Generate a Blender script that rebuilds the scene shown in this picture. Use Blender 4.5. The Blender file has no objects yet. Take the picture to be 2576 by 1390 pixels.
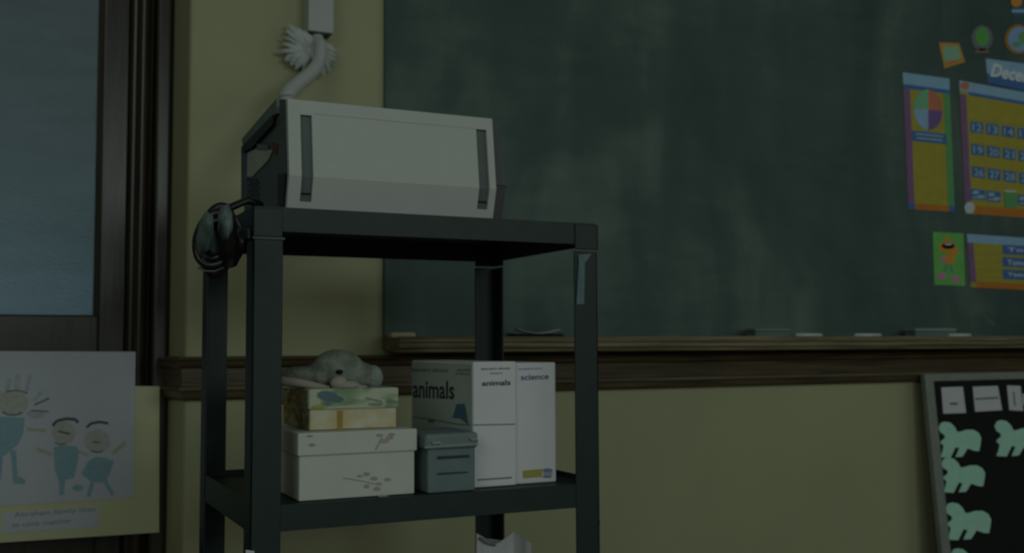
import bpy, bmesh, math, random
from mathutils import Vector, Matrix, noise as mnoise
random.seed(7)
S = bpy.context.scene
COL = S.collection
H = 0.85                      # camera height above the floor
# ------------------------------------------------------------------ camera
F_PX, PITCH, ROLL, YAW = 2680.0, 0.06513, -0.00484, 0.45284
CAM = Vector((-0.36007, -1.65099, H))
_fw = Vector((math.sin(YAW)*math.cos(PITCH), math.cos(YAW)*math.cos(PITCH), math.sin(PITCH)))
_r = Vector((math.cos(YAW), -math.sin(YAW), 0)); _u = _r.cross(_fw)
RV = math.cos(ROLL)*_r + math.sin(ROLL)*_u
UV = -math.sin(ROLL)*_r + math.cos(ROLL)*_u
cd = bpy.data.cameras.new('camera'); cam = bpy.data.objects.new('camera', cd); COL.objects.link(cam)
m = Matrix.Identity(4)
for i in range(3):
    m[i][0], m[i][1], m[i][2], m[i][3] = RV[i], UV[i], -_fw[i], CAM[i]
cam.matrix_world = m
cd.sensor_width = 36; cd.lens = F_PX/2576*36; cd.clip_start = 0.05
cd.dof.use_dof = True; cd.dof.focus_distance = 0.95; cd.dof.aperture_fstop = 10.0
S.camera = cam
# ------------------------------------------------------------------ light
S.view_settings.view_transform = 'Standard'; S.view_settings.look = 'None'
S.view_settings.gamma = 1; S.view_settings.use_curve_mapping = False
S.view_settings.exposure = -0.14
w = bpy.data.worlds.new('world'); S.world = w; w.use_nodes = True
w.node_tree.nodes['Background'].inputs[0].default_value = (0.6, 0.75, 0.8, 1)
w.node_tree.nodes['Background'].inputs[1].default_value = 0.02
TINT = (0.86, 1.0, 0.94)
def area(name, loc, target, sx, sy, power, color=TINT):
    l = bpy.data.lights.new(name, 'AREA'); l.shape = 'RECTANGLE'; l.size = sx; l.size_y = sy
    l.energy = power; l.color = color
    o = bpy.data.objects.new(name, l); COL.objects.link(o); o.location = loc
    o.rotation_euler = (Vector(target)-Vector(loc)).to_track_quat('-Z', 'Y').to_euler()
    return o
area('daylight_through_wide_window', (1.9, -5.55, 2.0), (0.5, 0.4, 1.0), 2.2, 1.1, 29)
area('daylight_through_back_windows', (-0.75, -5.55, 1.9), (-0.55, 0.4, 1.2), 1.9, 1.3, 12)
area('daylight_through_side_windows', (4.42, -2.4, 2.5), (1.2, -0.4, 1.1), 2.8, 2.0, 13)
area('daylight_through_left_windows', (-2.55, -2.9, 2.5), (0.4, -0.6, 1.1), 2.2, 2.0, 16)
area('added_glass_light', (-0.5, 1.75, 0.35), (-0.3, 2.6, 0.85), 1.6, 0.4, 22.0, (0.74, 0.95, 0.98))  # unseen lamp added behind the door to brighten the lower glass

# ------------------------------------------------------------------ helpers
def lin(c): c /= 255.0; return c/12.92 if c <= .04045 else ((c+.055)/1.055)**2.4
K = (0.17, 0.21, 0.19)
def D(r, g, b): return tuple(min(.85, lin(v)/k) for v, k in zip((r, g, b), K))
MATS = {}
def mat(name, color, rough=.6, var=.08, scale=12, bump=0.0, bscale=60, stretch=(1,1,1), color2=None, spec=.3, metallic=0, trans=0, contrast=None):
    if name in MATS: return MATS[name]
    mt = bpy.data.materials.new(name); mt.use_nodes = True; nt = mt.node_tree; b = nt.nodes['Principled BSDF']
    tc = nt.nodes.new('ShaderNodeTexCoord'); mp = nt.nodes.new('ShaderNodeMapping'); mp.inputs['Scale'].default_value = stretch
    nt.links.new(tc.outputs['Object'], mp.inputs['Vector'])
    n = nt.nodes.new('ShaderNodeTexNoise'); n.inputs['Scale'].default_value = scale; n.inputs['Detail'].default_value = 5
    nt.links.new(mp.outputs[0], n.inputs['Vector'])
    cr = nt.nodes.new('ShaderNodeValToRGB')
    lo, hi = contrast or (.3, .7)
    cr.color_ramp.elements[0].position = lo; cr.color_ramp.elements[1].position = hi
    c2 = color2 or tuple(c*(1+var) for c in color); c1 = color if color2 else tuple(c*(1-var) for c in color)
    cr.color_ramp.elements[0].color = (*c1, 1); cr.color_ramp.elements[1].color = (*c2, 1)
    nt.links.new(n.outputs['Fac'], cr.inputs[0]); nt.links.new(cr.outputs[0], b.inputs['Base Color'])
    b.inputs['Roughness'].default_value = rough; b.inputs['Specular IOR Level'].default_value = spec
    b.inputs['Metallic'].default_value = metallic; b.inputs['Transmission Weight'].default_value = trans
    if bump:
        n2 = nt.nodes.new('ShaderNodeTexNoise'); n2.inputs['Scale'].default_value = bscale; n2.inputs['Detail'].default_value = 4
        nt.links.new(mp.outputs[0], n2.inputs['Vector'])
        bp = nt.nodes.new('ShaderNodeBump'); bp.inputs['Strength'].default_value = bump; bp.inputs['Distance'].default_value = .01
        nt.links.new(n2.outputs['Fac'], bp.inputs['Height']); nt.links.new(bp.outputs[0], b.inputs['Normal'])
    MATS[name] = mt; return mt
def ink(name, c, rough=.7): return mat(name, D(*c), rough, var=.06, scale=25)

def ray(px, py): return _fw + RV*((px-1288)/F_PX) - UV*((py-695)/F_PX)
class Plane:
    """a real plane in the room; at() gives the point of it seen at a spot of the photograph"""
    def __init__(s, p, n): s.p = Vector(p); s.n = Vector(n).normalized()
    def at(s, px, py, off=0.0):
        d = ray(px, py); t = (s.p + s.n*off - CAM).dot(s.n)/d.dot(s.n); return CAM + d*t
def YP(y): return Plane((0, y, 0), (0, -1, 0))
def ZP(z): return Plane((0, 0, z), (0, 0, 1))
def XP(x): return Plane((x, 0, 0), (-1, 0, 0))

class MB:
    def __init__(s): s.v = []; s.f = []; s.smooth = False
    def add(s, vs, fs):
        k = len(s.v); s.v += [Vector(v) for v in vs]; s.f += [tuple(i+k for i in f) for f in fs]; return s
    def box(s, a, b):
        x0, y0, z0 = a; x1, y1, z1 = b
        return s.add([(x0,y0,z0),(x1,y0,z0),(x1,y1,z0),(x0,y1,z0),(x0,y0,z1),(x1,y0,z1),(x1,y1,z1),(x0,y1,z1)],
                     [(3,2,1,0),(4,5,6,7),(0,1,5,4),(1,2,6,5),(2,3,7,6),(3,0,4,7)])
    def prism(s, poly, vec):
        poly = [Vector(p) for p in poly]; vec = Vector(vec); n = len(poly)
        return s.add(poly+[p+vec for p in poly], [tuple(range(n))[::-1], tuple(range(n, 2*n))]+[(i,(i+1)%n,(i+1)%n+n,i+n) for i in range(n)])
    def slab(s, pl, pxs, o0, o1):           # flat piece lying on a plane, between two heights above it
        return s.prism([pl.at(x, y, 0)+pl.n*o0 for x, y in pxs], pl.n*(o1-o0))
    def tube(s, pts, r, seg=10, cap=True, closed=False, up=(0.13, 0.2, 1)):
        pts = [Vector(p) for p in pts]; n = len(pts); rings = []
        up = Vector(up).normalized()
        for i, p in enumerate(pts):
            t = (pts[(i+1) % n]-pts[i-1]) if closed else (pts[min(i+1, n-1)]-pts[max(i-1, 0)])
            t.normalize(); a = t.cross(up); 
            if a.length < .1: a = t.cross(Vector((1, 0, 0)))
            a.normalize(); b = t.cross(a); rr = r[i] if isinstance(r, (list, tuple)) else r
            rings.append([p+(a*math.cos(q)+b*math.sin(q))*rr for q in [2*math.pi*k/seg for k in range(seg)]])
        vs = [v for rg in rings for v in rg]; fs = []
        for i in range(n if closed else n-1):
            j = (i+1) % n
            for k in range(seg): fs.append((i*seg+k, i*seg+(k+1) % seg, j*seg+(k+1) % seg, j*seg+k))
        if cap and not closed: fs += [tuple(range(seg))[::-1], tuple((n-1)*seg+k for k in range(seg))]
        s.smooth = True; return s.add(vs, fs)
    def ball(s, c, r, sub=3, rough=0.0):
        bm = bmesh.new(); bmesh.ops.create_icosphere(bm, subdivisions=sub, radius=1)
        vs = []
        for v in bm.verts:
            q = v.co.copy(); k = 1+rough*mnoise.noise(q*6+Vector(c)*9)
            vs.append(Vector((q.x*r[0]*k, q.y*r[1]*k, q.z*r[2]*k))+Vector(c))
        fs = [tuple(x.index for x in f.verts) for f in bm.faces]; bm.free(); s.smooth = True
        return s.add(vs, fs)
ORG = {}
def thing(name, label, cat, loc, group=None, kind=None):
    o = bpy.data.objects.new(name, None); COL.objects.link(o); o.location = loc; o.empty_display_size = .05
    ORG[o.name] = Vector(loc)
    if kind: o['kind'] = kind
    if label: o['label'] = label
    if cat: o['category'] = cat
    if group: o['group'] = group
    return o
def obj(name, mb, material, parent=None, bevel=0, label=None, kind=None, origin=None, smooth=None, segs=2):
    org = ORG[parent.name] if parent else (Vector(origin) if origin else Vector((0, 0, 0)))
    me = bpy.data.meshes.new(name); me.from_pydata([v-org for v in mb.v], [], mb.f)
    bm = bmesh.new(); bm.from_mesh(me); bmesh.ops.recalc_face_normals(bm, faces=bm.faces); bm.to_mesh(me); bm.free()
    o = bpy.data.objects.new(name, me); COL.objects.link(o); me.materials.append(material)
    if smooth if smooth is not None else mb.smooth:
        for p in me.polygons: p.use_smooth = True
    ORG[o.name] = org
    if parent: o.parent = parent
    else: o.location = org
    if bevel:
        b = o.modifiers.new('bevel', 'BEVEL'); b.width = bevel; b.segments = segs; b.limit_method = 'ANGLE'; b.angle_limit = .6
    if label: o['label'] = label
    if kind: o['kind'] = kind
    return o
def tag(o, label, cat, group=None):
    o['label'] = label; o['category'] = cat
    if group: o['group'] = group
    return o
def ell(cx, cy, rx, ry, n=20, a0=0, a1=360, skew=0.0):
    full = abs(a1-a0) >= 360; k = n if full else n+1
    return [(cx+rx*math.cos(math.radians(a0+(a1-a0)*i/n)), cy+ry*math.sin(math.radians(a0+(a1-a0)*i/n))+skew*rx*math.cos(math.radians(a0+(a1-a0)*i/n))) for i in range(k)]
def rect(x0, y0, x1, y1, s=0.0):     # s: slope of its long edges
    return [(x0, y0), (x1, y0+s*(x1-x0)), (x1, y1+s*(x1-x0)), (x0, y1)]
def stroke(p, q, w):
    dx, dy = q[0]-p[0], q[1]-p[1]; L = math.hypot(dx, dy) or 1; nx, ny = -dy/L*w/2, dx/L*w/2
    return [(p[0]+nx, p[1]+ny), (q[0]+nx, q[1]+ny), (q[0]-nx, q[1]-ny), (p[0]-nx, p[1]-ny)]
def path_strokes(pts, w): return [stroke(pts[i], pts[i+1], w) for i in range(len(pts)-1)]
def marks(name, pl, polys, o, m_, parent, label=None, kind=None, each=False):
    if each:
        for p in polys: r_ = marks(name, pl, p if isinstance(p[0], list) else [p], o, m_, parent, label)
        return r_
    mb = MB()
    for i, p in enumerate(polys): mb.slab(pl, p, o, o+.0004+.00003*i)
    return obj(name, mb, m_, parent, label=label, kind=kind)
FONT = {}
def text_mesh(txt, bold=False, shear=0.0):
    c = bpy.data.curves.new('lettering', 'FONT'); c.body = txt; c.resolution_u = 3; c.shear = shear
    if bold: c.offset = .018
    o = bpy.data.objects.new('lettering', c); COL.objects.link(o)
    dg = bpy.context.evaluated_depsgraph_get(); me = bpy.data.meshes.new_from_object(o.evaluated_get(dg))
    vs = [v.co.copy() for v in me.vertices]; fs = [tuple(p.vertices) for p in me.polygons]
    bpy.data.objects.remove(o); bpy.data.curves.remove(c); bpy.data.meshes.remove(me)
    x0 = min(v.x for v in vs); x1 = max(v.x for v in vs); y0 = min(v.y for v in vs); y1 = max(v.y for v in vs)
    return [((v.x-x0)/(x1-x0), (v.y-y0)/(y1-y0)) for v in vs], fs
def letter(mb, txt, pl, quad, off, bold=False, shear=0.0):   # quad px: BL, BR, TR, TL on the plane
    uv, fs = text_mesh(txt, bold, shear); A, B, Cc, Dd = [pl.at(x, y)+pl.n*off for x, y in quad]
    mb.add([(A*(1-u)+B*u)*(1-v)+(Dd*(1-u)+Cc*u)*v for u, v in uv], fs)
def lettering(name, items, pl, off, m_, parent, bold=False, shear=0.0, label=None):
    if len(items) > 1:
        for it in items: r_ = lettering(name, [it], pl, off, m_, parent, bold, shear, label)
        return r_
    mb = MB()
    for t, q in items: letter(mb, t, pl, q, off, bold, shear)
    return obj(name, mb, m_, parent, label=label)

# ------------------------------------------------------------------ materials
wallm = mat('cream_wall_paint', (.42, .415, .25), .55, var=.05, scale=3, bump=.05, bscale=180, spec=.35)
ceilm = mat('ceiling_paint', (.38, .38, .34), .8)
floorm = mat('worn_floor', (.10, .07, .045), .5, var=.2, scale=6)
woodm = mat('dark_stained_oak', (.017, .012, .007), .30, scale=5, stretch=(14, 14, 1), color2=(.042, .031, .021), bump=.04, bscale=14, spec=.62)
railm = mat('chair_rail_oak', (.045, .031, .014), .42, scale=5, stretch=(1, 16, 16), color2=(.13, .095, .045), bump=.12, bscale=18, spec=.5)
traym = mat('chalk_tray_oak', (.10, .075, .036), .5, scale=5, stretch=(1, 26, 26), color2=(.28, .23, .13), bump=.1, bscale=18, spec=.4)
cartm = mat('dark_green_grey_metal', (.012, .028, .027), .5, var=.12, scale=30, spec=.4, bump=.03, bscale=200)
blackm = mat('black_plastic', (.006, .006, .007), .4, var=.2, spec=.4)
casem = mat('pale_grey_plastic', (.545, .56, .545), .5, var=.02, scale=40, bump=.02, bscale=250)
darkp = mat('dark_grey_plastic', (.09, .115, .11), .5, var=.1)
paperw = mat('white_paper', (.66, .66, .70), .75, var=.03)
whitep = mat('white_plastic', (.50, .52, .52), .5, var=.03)

# ------------------------------------------------------------------ the room
YW = 0.85; YD = 1.0; XC = 0.038; CEIL = 3.7
P_W = YP(YW); P_D = YP(YD)
xsp = P_D.at(430, 400).x           # where the splayed return meets the door wall
def struct(name, mb, m_, **k): return obj(name, mb, m_, kind='structure', **k)
mb = MB().prism([(xsp, YD, 0), (XC-.006, YW+.008, 0), (XC-.002, YW+.002, 0), (XC+.006, YW, 0), (4.5, YW, 0), (4.5, YW+.35, 0), (xsp, YW+.35, 0)], (0, 0, CEIL))
struct('wall_front', mb, wallm)
DX0, DX1 = -1.15, xsp              # door opening incl. casing
mb = MB().box((-2.6, YD, 0), (DX0, YD+.2, CEIL)).box((DX0, YD, 2.35), (DX1, YD+.2, CEIL))
struct('wall_doorway', mb, wallm)
struct('wall_left', MB().box((-2.8, -5.6, 0), (-2.6, YD+.2, 1.4)).box((-2.8, -5.6, 3.5), (-2.6, YD+.2, CEIL)).box((-2.8, -5.6, 1.4), (-2.6, -4.1, 3.5)).box((-2.8, -1.7, 1.4), (-2.6, YD+.2, 3.5)), wallm)
mb = MB().box((4.5, -5.6, 0), (4.7, YW+.35, 1.4)).box((4.5, -5.6, 3.5), (4.7, YW+.35, CEIL)).box((4.5, -5.6, 1.4), (4.7, -3.9, 3.5)).box((4.5, -.9, 1.4), (4.7, YW+.35, 3.5))
struct('wall_right', mb, wallm)
mb = MB().box((-2.8, -5.8, 0), (4.7, -5.6, 1.2)).box((-2.8, -5.8, 3.5), (4.7, -5.6, CEIL)).box((-2.8, -5.8, 1.2), (-1.8, -5.6, 3.5)).box((.3, -5.8, 1.2), (.7, -5.6, 3.5)).box((3.1, -5.8, 1.2), (4.7, -5.6, 3.5)).box((-1.8, -5.8, 2.9), (.3, -5.6, 3.5)).box((.7, -5.8, 1.2), (3.1, -5.6, 1.4)).box((.7, -5.8, 2.6), (3.1, -5.6, 3.5))
struct('wall_back', mb, wallm)
struct('floor', MB().box((-2.8, -5.8, -.1), (4.7, 3.0, 0)), floorm)
struct('ceiling', MB().box((-2.8, -5.8, CEIL), (4.7, 3.0, CEIL+.1)), ceilm)
struct('wall_corridor', MB().box((-2.8, 2.6, 0), (1.2, 2.8, CEIL)).box((1.0, YW+.35, 0), (1.2, 2.6, CEIL)).box((-2.8, YD+.2, 0), (-2.6, 2.6, CEIL)), mat('corridor_paint', (.36, .42, .48), .7))
# windows behind the camera: frame and mullions
def window(name, axis, pos, a0, a1, z0, z1, n):
    t = thing(name, None, None, (pos, (a0+a1)/2, z0) if axis == 'x' else ((a0+a1)/2, pos, z0), kind='structure')
    bars = [(a0, a1, z0, z0+.07), (a0, a1, z1-.07, z1)] + [(a0+(a1-a0)*i/n-.03, a0+(a1-a0)*i/n+.03, z0, z1) for i in range(n+1)]
    for b in bars:
        mb = MB().box((pos, b[0], b[2]), (pos+.06, b[1], b[3])) if axis == 'x' else MB().box((b[0], pos-.06, b[2]), (b[1], pos, b[3]))
        obj('window_frame', mb, woodm, t)
window('window_1', 'x', 4.52, -3.9, -.9, 1.4, 3.5, 3)
window('window_2', 'y', -5.64, -1.77, .27, 1.2, 2.9, 2)
window('window_4', 'y', -5.64, .73, 3.07, 1.4, 2.6, 2)
window('window_3', 'x', -2.68, -4.1, -1.7, 1.4, 3.5, 2)

# ------------------------------------------------------------------ door with glass pane (left)
door = thing('door_1', None, None, ((DX0+DX1)/2, YD, 0), kind='structure')
def dx(px, Y=YD): return YP(Y).at(px, 500).x
x243, x320, x382 = dx(254, YD+.015), dx(322), dx(384)
def vert_mould(prof, z0, z1):   # prof: list of (x, y) closed
    return MB().prism([(x, y, z0) for x, y in prof], (0, 0, z1-z0))
# casing: two stepped boards with a rounded bead between them
y = YD
obj('casing_board', vert_mould([(x382, y+.02), (x382, y-.018), (x382+.006, y-.024), (xsp-.008, y-.024), (xsp-.001, y-.016), (xsp-.001, y+.02)], 0, 2.35), woodm, door, bevel=.003)
c0, c1 = x320, x382
pts = [(c0, y+.02), (c0, y-.004), (c0+.006, y-.012)] + [(c0+(c1-c0)*(.2+.6*t/8), y-.014-.016*math.sin(math.pi*t/8)) for t in range(9)] + [(c1-.004, y-.010), (c1-.001, y-.002), (c1-.001, y+.02)]
obj('casing_bead', vert_mould(pts, 0, 2.35), woodm, door)
obj('casing_board', MB().box((DX0, y-.024, 0), (DX0+.09, y+.02, 2.35)), woodm, door, bevel=.003)
obj('casing_head', MB().box((DX0, y-.026, 2.25), (DX1, y+.02, 2.35)), woodm, door, bevel=.003)
obj('jamb_block', MB().box((x320-.004, YD+.02, 0), (xsp+.03, YD+.16, 2.35)), woodm, door)  # unseen block added behind the casing to stop light leaking past the stile
obj('jamb_block', MB().box((DX0-.03, YD+.02, 0), (DX0+.09, YD+.16, 2.35)), woodm, door)
zg = YP(YD+.015).at(200, 792).z                       # bottom of the glass
zr = YP(YD+.0).at(200, 882).z
leaf = [('door_stile', (x243, y+.012, 0), (x320, y+.05, 2.25)), ('door_stile', (DX0+.09, y+.012, 0), (DX0+.19, y+.05, 2.25)),
        ('door_rail', (DX0+.19, y+.012, zr-.02), (x243, y+.05, zg)), ('door_rail', (DX0+.19, y+.012, 2.12), (x243, y+.05, 2.25)),
        ('door_rail', (DX0+.19, y+.012, 0), (x243, y+.05, .22)), ('door_panel', (DX0+.17, y+.028, .20), (x243+.01, y+.044, zr))]
for n_, a, b in leaf: obj(n_, MB().box(a, b), woodm, door, bevel=.004)
obj('glazing_bead', MB().prism([(x243-.012, y+.02, zg), (x243, y+.013, zg), (x243, y+.04, zg), (x243-.012, y+.04, zg)], (0, 0, 2.12-zg)), woodm, door)
glassm = mat('frosted_glass', (.22, .285, .30), .36, scale=3.5, stretch=(1, 1, 6), color2=(.27, .345, .365), bump=.25, bscale=70, spec=.8, trans=.6)
obj('glass_pane', MB().box((DX0+.18, y+.024, zg-.005), (x243+.004, y+.030, 2.13)), glassm, door, label='frosted glass pane')

# ------------------------------------------------------------------ chair rail
prof = [(0,-.020),(.026,-.021),(.031,-.027),(.027,-.032),(.030,-.036),(.028,-.042),(.019,-.048),(.017,-.086),(.024,-.089),(.026,-.096),(.020,-.100),(.016,-.113),(.010,-.119),(0,-.120)]
path = [(xsp, YD), (XC, YW), (4.5, YW)]
nrm = []
d1 = Vector((XC-xsp, YW-YD)).normalized(); n1 = Vector((d1.y, -d1.x)); n2 = Vector((0, -1))
bis = (n1+n2).normalized(); bis = bis/max(.3, bis.dot(n2))
mb = MB(); V = []
for (px_, py_), nn in zip(path, (n1, bis, n2)):
    V += [(px_+nn.x*o_, py_+nn.y*o_, H+z_) for o_, z_ in prof]
k = len(prof); F = [(i+j*k, (i+1) % k+j*k, (i+1) % k+(j+1)*k, i+(j+1)*k) for j in range(2) for i in range(k)]
F += [tuple(range(k))[::-1], tuple(range(2*k, 3*k))]
mb.add(V, F); struct('trim_1', mb, railm)
struct('baseboard_front', MB().box((XC, YW-.02, 0), (4.5, YW, .16)), woodm, bevel=.004)

# ------------------------------------------------------------------ chalkboard with its tray
cb = thing('chalkboard', 'large green chalkboard smeared with chalk dust, oak tray along its foot', 'chalkboard', (2.2, YW, H))
bm_ = bpy.data.materials.new('dusty_slate'); bm_.use_nodes = True; nt = bm_.node_tree; B = nt.nodes['Principled BSDF']
tc = nt.nodes.new('ShaderNodeTexCoord')
def nz(scale, st, detail=4, dist=0.0, rot=0):
    mp = nt.nodes.new('ShaderNodeMapping'); mp.inputs['Scale'].default_value = st; mp.inputs['Rotation'].default_value = (0, rot, 0)
    nt.links.new(tc.outputs['Object'], mp.inputs[0]); n = nt.nodes.new('ShaderNodeTexNoise')
    n.inputs['Scale'].default_value = scale; n.inputs['Detail'].default_value = detail; n.inputs['Distortion'].default_value = dist
    nt.links.new(mp.outputs[0], n.inputs['Vector']); return n.outputs['Fac']
def mth(op, a, b):
    n = nt.nodes.new('ShaderNodeMath'); n.operation = op
    for i, q in enumerate((a, b)):
        if isinstance(q, (int, float)): n.inputs[i].default_value = q
        else: nt.links.new(q, n.inputs[i])
    return n.outputs[0]
dust = mth('ADD', mth('MULTIPLY', nz(1.6, (1, 1, .7), 5, 1.2), .55), mth('MULTIPLY', nz(3.0, (1.6, 1, .45), 5, .8, .25), .35))
dust = mth('ADD', dust, mth('MULTIPLY', nz(9, (.5, 1, 2.2), 3, .5, -.2), .12))
cr = nt.nodes.new('ShaderNodeValToRGB'); e = cr.color_ramp.elements
e[0].position = .36; e[0].color = (.044, .075, .068, 1); e[1].position = .68; e[1].color = (.165, .22, .20, 1)
e2 = cr.color_ramp.elements.new(.52); e2.color = (.078, .122, .111, 1)
nt.links.new(dust, cr.inputs[0]); nt.links.new(cr.outputs[0], B.inputs['Base Color']); B.inputs['Roughness'].default_value = .6; B.inputs['Specular IOR Level'].default_value = .25
ZT = H+.024
PB0 = YP(YW-.012); chm = mat('chalk_smudge', (.11, .17, .17), .9, scale=80, var=.3)
marks('chalk_smudge', PB0, [[(2468, 792), (2478, 793), (2502, 814), (2498, 818)], [(1866, 613), (1877, 613), (1878, 628), (1868, 628)]], .0004, chm, cb, each=True)
P_B = YP(YW-.012)
xb = P_B.at(968, 450).x
obj('slate', MB().box((xb, YW-.012, H+.0), (4.2, YW-.0005, H+1.25)), bm_, cb, bevel=.002)
YT = YW-.13
xt = xb-.002
tp = [(YW-.012, ZT-.002), (YW-.016, ZT), (YW-.03, ZT), (YW-.034, ZT-.003), (YT+.016, ZT-.003), (YT+.012, ZT), (YT+.002, ZT), (YT, ZT-.004), (YT, ZT-.013), (YT+.004, ZT-.016), (YT+.003, ZT-.026), (YT+.009, ZT-.031), (YT+.010, ZT-.037), (YT+.02, ZT-.039), (YW-.0005, ZT-.030), (YW-.0005, ZT-.002)]
obj('chalk_tray', MB().prism([(xt, a, b) for a, b in tp], (4.2-xt, 0, 0)), traym, cb)
# tray contents
def on_tray(px, Y): return YP(Y).at(px, 848).x
def rounded(a, b, m_, name, label, cat, group=None, bev=.004):
    o = obj(name, MB().box(a, b), m_, origin=((a[0]+b[0])/2, (a[1]+b[1])/2, a[2]), bevel=bev); return tag(o, label, cat, group)
TY = YW-.06; TZ = ZT-.003
chalkm = mat('white_chalk', (.62, .64, .62), .85)
rounded((on_tray(978, TY), TY-.018, TZ), (on_tray(1040, TY), TY+.010, TZ+.013), mat('yellow_cream_chalk', (.55, .50, .30), .8), 'sponge', 'flat cream sponge block at the left end of the chalk tray', 'sponge')
def eraser(x0, x1, h, felt, back, label, z=TZ, cover=True):
    t = thing('chalkboard_eraser', label, 'eraser', ((x0+x1)/2, TY, z))
    obj('felt_pad', MB().box((x0+.003, TY-.022, z), (x1-.003, TY+.022, z+h*.68)), felt, t, bevel=.003)
    for i in range(4 if felt is feltk else 0):
        xx = x0+(x1-x0)*(i+1)/5
        obj('felt_groove', MB().box((xx-.0012, TY-.0225, z+.001), (xx+.0012, TY+.0225, z+h*.6)), blackm, t)
    obj('wooden_back', MB().box((x0, TY-.025, z+h*.68), (x1, TY+.025, z+h)), back, t, bevel=.003)
    return t
feltg = mat('dusty_grey_felt', (.15, .20, .19), .95, bump=.4, bscale=200)
feltk = mat('black_felt', (.008, .009, .008), .95, bump=.4, bscale=200)
eraser(on_tray(1284, TY), on_tray(1410, TY), .010, feltk, mat('eraser_black_back', (.012, .012, .010), .6), 'black chalkboard eraser lying flat on tray behind the cart, paper slips on top')
t = thing('paper_slip', 'thin white paper slip curled up on the black eraser', 'paper', (on_tray(1350, TY), TY, TZ+.010))
xs0, xs1 = on_tray(1296, TY), on_tray(1400, TY)
V = []; n_ = 12
for i in range(n_+1):
    u_ = i/n_; zz = TZ+.0105+.010*abs(2*u_-1)**1.6
    for yy in (TY-.02, TY+.012): V += [(xs0+(xs1-xs0)*u_, yy, zz), (xs0+(xs1-xs0)*u_, yy, zz+.0012)]
Fq = []
for i in range(n_):
    a = 4*i; b = 4*i+4
    Fq += [(a, b, b+2, a+2), (a+1, a+3, b+3, b+1), (a, a+1, b+1, b), (a+2, b+2, b+3, a+3)]
Fq += [(0, 2, 3, 1), (4*n_, 4*n_+1, 4*n_+3, 4*n_+2)]
obj('sheet', MB().add(V, Fq), paperw, t)
eraser(on_tray(1886, TY), on_tray(1976, TY), .026, feltg, mat('eraser_dusty_back', (.20, .25, .235), .8), 'dusty grey chalkboard eraser standing alone in the middle of the tray')
eraser(on_tray(2288, TY), on_tray(2392, TY), .028, feltg, mat('eraser_pale_back', (.27, .32, .30), .8), 'chalkboard eraser with pale wooden back, below the calendar')
for (a, b), lb in zip(((2002, 2066), (2150, 2214), (2386, 2440)), ('white chalk stick just right of the dusty middle eraser', 'white chalk stick midway between the two grey erasers', 'white chalk stick at the right of the pale-backed eraser')):
    o = obj('chalk_stick', MB().tube([(on_tray(a, TY-.02), TY-.02, TZ+.006), (on_tray(b, TY-.02), TY-.02, TZ+.006)], .006, 12), chalkm, origin=(on_tray((a+b)/2, TY-.02), TY-.02, TZ))
    tag(o, lb, 'chalk', 'chalk sticks in the tray')

# ------------------------------------------------------------------ papers and magnets on the chalkboard
PB = YP(YW-.0125)
blue1 = ink('poster_light_blue', (64, 92, 104)); blue2 = ink('poster_deep_blue', (28, 54, 82)); yel = ink('poster_yellow', (77, 79, 26))
pur = ink('poster_purple', (58, 46, 66)); grn = ink('poster_green', (42, 80, 46)); orng = ink('poster_orange', (86, 58, 18)); whi = ink('poster_white', (92, 104, 106))
tealm = ink('poster_teal_green', (52, 92, 66)); redb = ink('poster_brick', (90, 58, 40)); navyw = ink('poster_pale_number', (68, 92, 98)); dpur = ink('poster_dark_purple', (52, 44, 74))
def sheet(name, label, cat, quad, base, th=.0012, group=None):
    c = PB.at(sum(q[0] for q in quad)/len(quad), max(q[1] for q in quad))
    t = thing(name, label, cat, c, group)
    obj('backing_sheet', MB().slab(PB, quad, 0, th), base, t)
    return t
def lerpq(q, u0, v0, u1, v1):       # sub-rectangle of a px quad (TL,TR,BR,BL)
    def f(u, v):
        a = [q[0][i]*(1-u)+q[1][i]*u for i in (0, 1)]; b = [q[3][i]*(1-u)+q[2][i]*u for i in (0, 1)]
        return (a[0]*(1-v)+b[0]*v, a[1]*(1-v)+b[1]*v)
    return [f(u0, v0), f(u1, v0), f(u1, v1), f(u0, v1)]
# seasons chart
q = [(2270, 182), (2387, 198), (2401, 533), (2284, 526)]
t = sheet('seasons_chart', 'narrow tall yellow chart with a four-colour wheel, left of the calendar', 'chart', q, yel)
marks('top_band', PB, [lerpq(q, 0, 0, 1, .085)], .0013, blue1, t); marks('top_band', PB, [lerpq(q, 0, .085, 1, .115)], .0014, blue2, t)
marks('side_band', PB, [lerpq(q, 0, .115, .14, .96)], .0013, pur, t, 'purple border band'); marks('side_band', PB, [lerpq(q, .86, .115, 1, .96)], .0013, grn, t, 'green border band')
marks('bottom_band', PB, [lerpq(q, .15, .955, .88, 1)], .0013, orng, t); marks('corner_patch', PB, [lerpq(q, 0, .955, .15, 1), lerpq(q, .88, .955, 1, 1)], .0014, blue2, t, each=True)
cx, cy = 2334, 276
for m_, (a0, a1) in ((tealm, (180, 270)), (redb, (270, 360)), (dpur, (0, 90)), (blue1, (90, 180))):
    marks('season_wedge', PB, [[(cx, cy)]+ell(cx, cy, 36, 51, 8, a0, a1, .08)], .0015, m_, t)
lq = [(2293, 328), (2379, 337), (2381, 363), (2294, 354)]
marks('title_strip', PB, [lq], .0015, blue2, t)
marks('title_line', PB, [lerpq(lq, .1, .22, .9, .36), lerpq(lq, .12, .6, .88, .74)], .002, navyw, t, each=True)
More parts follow.
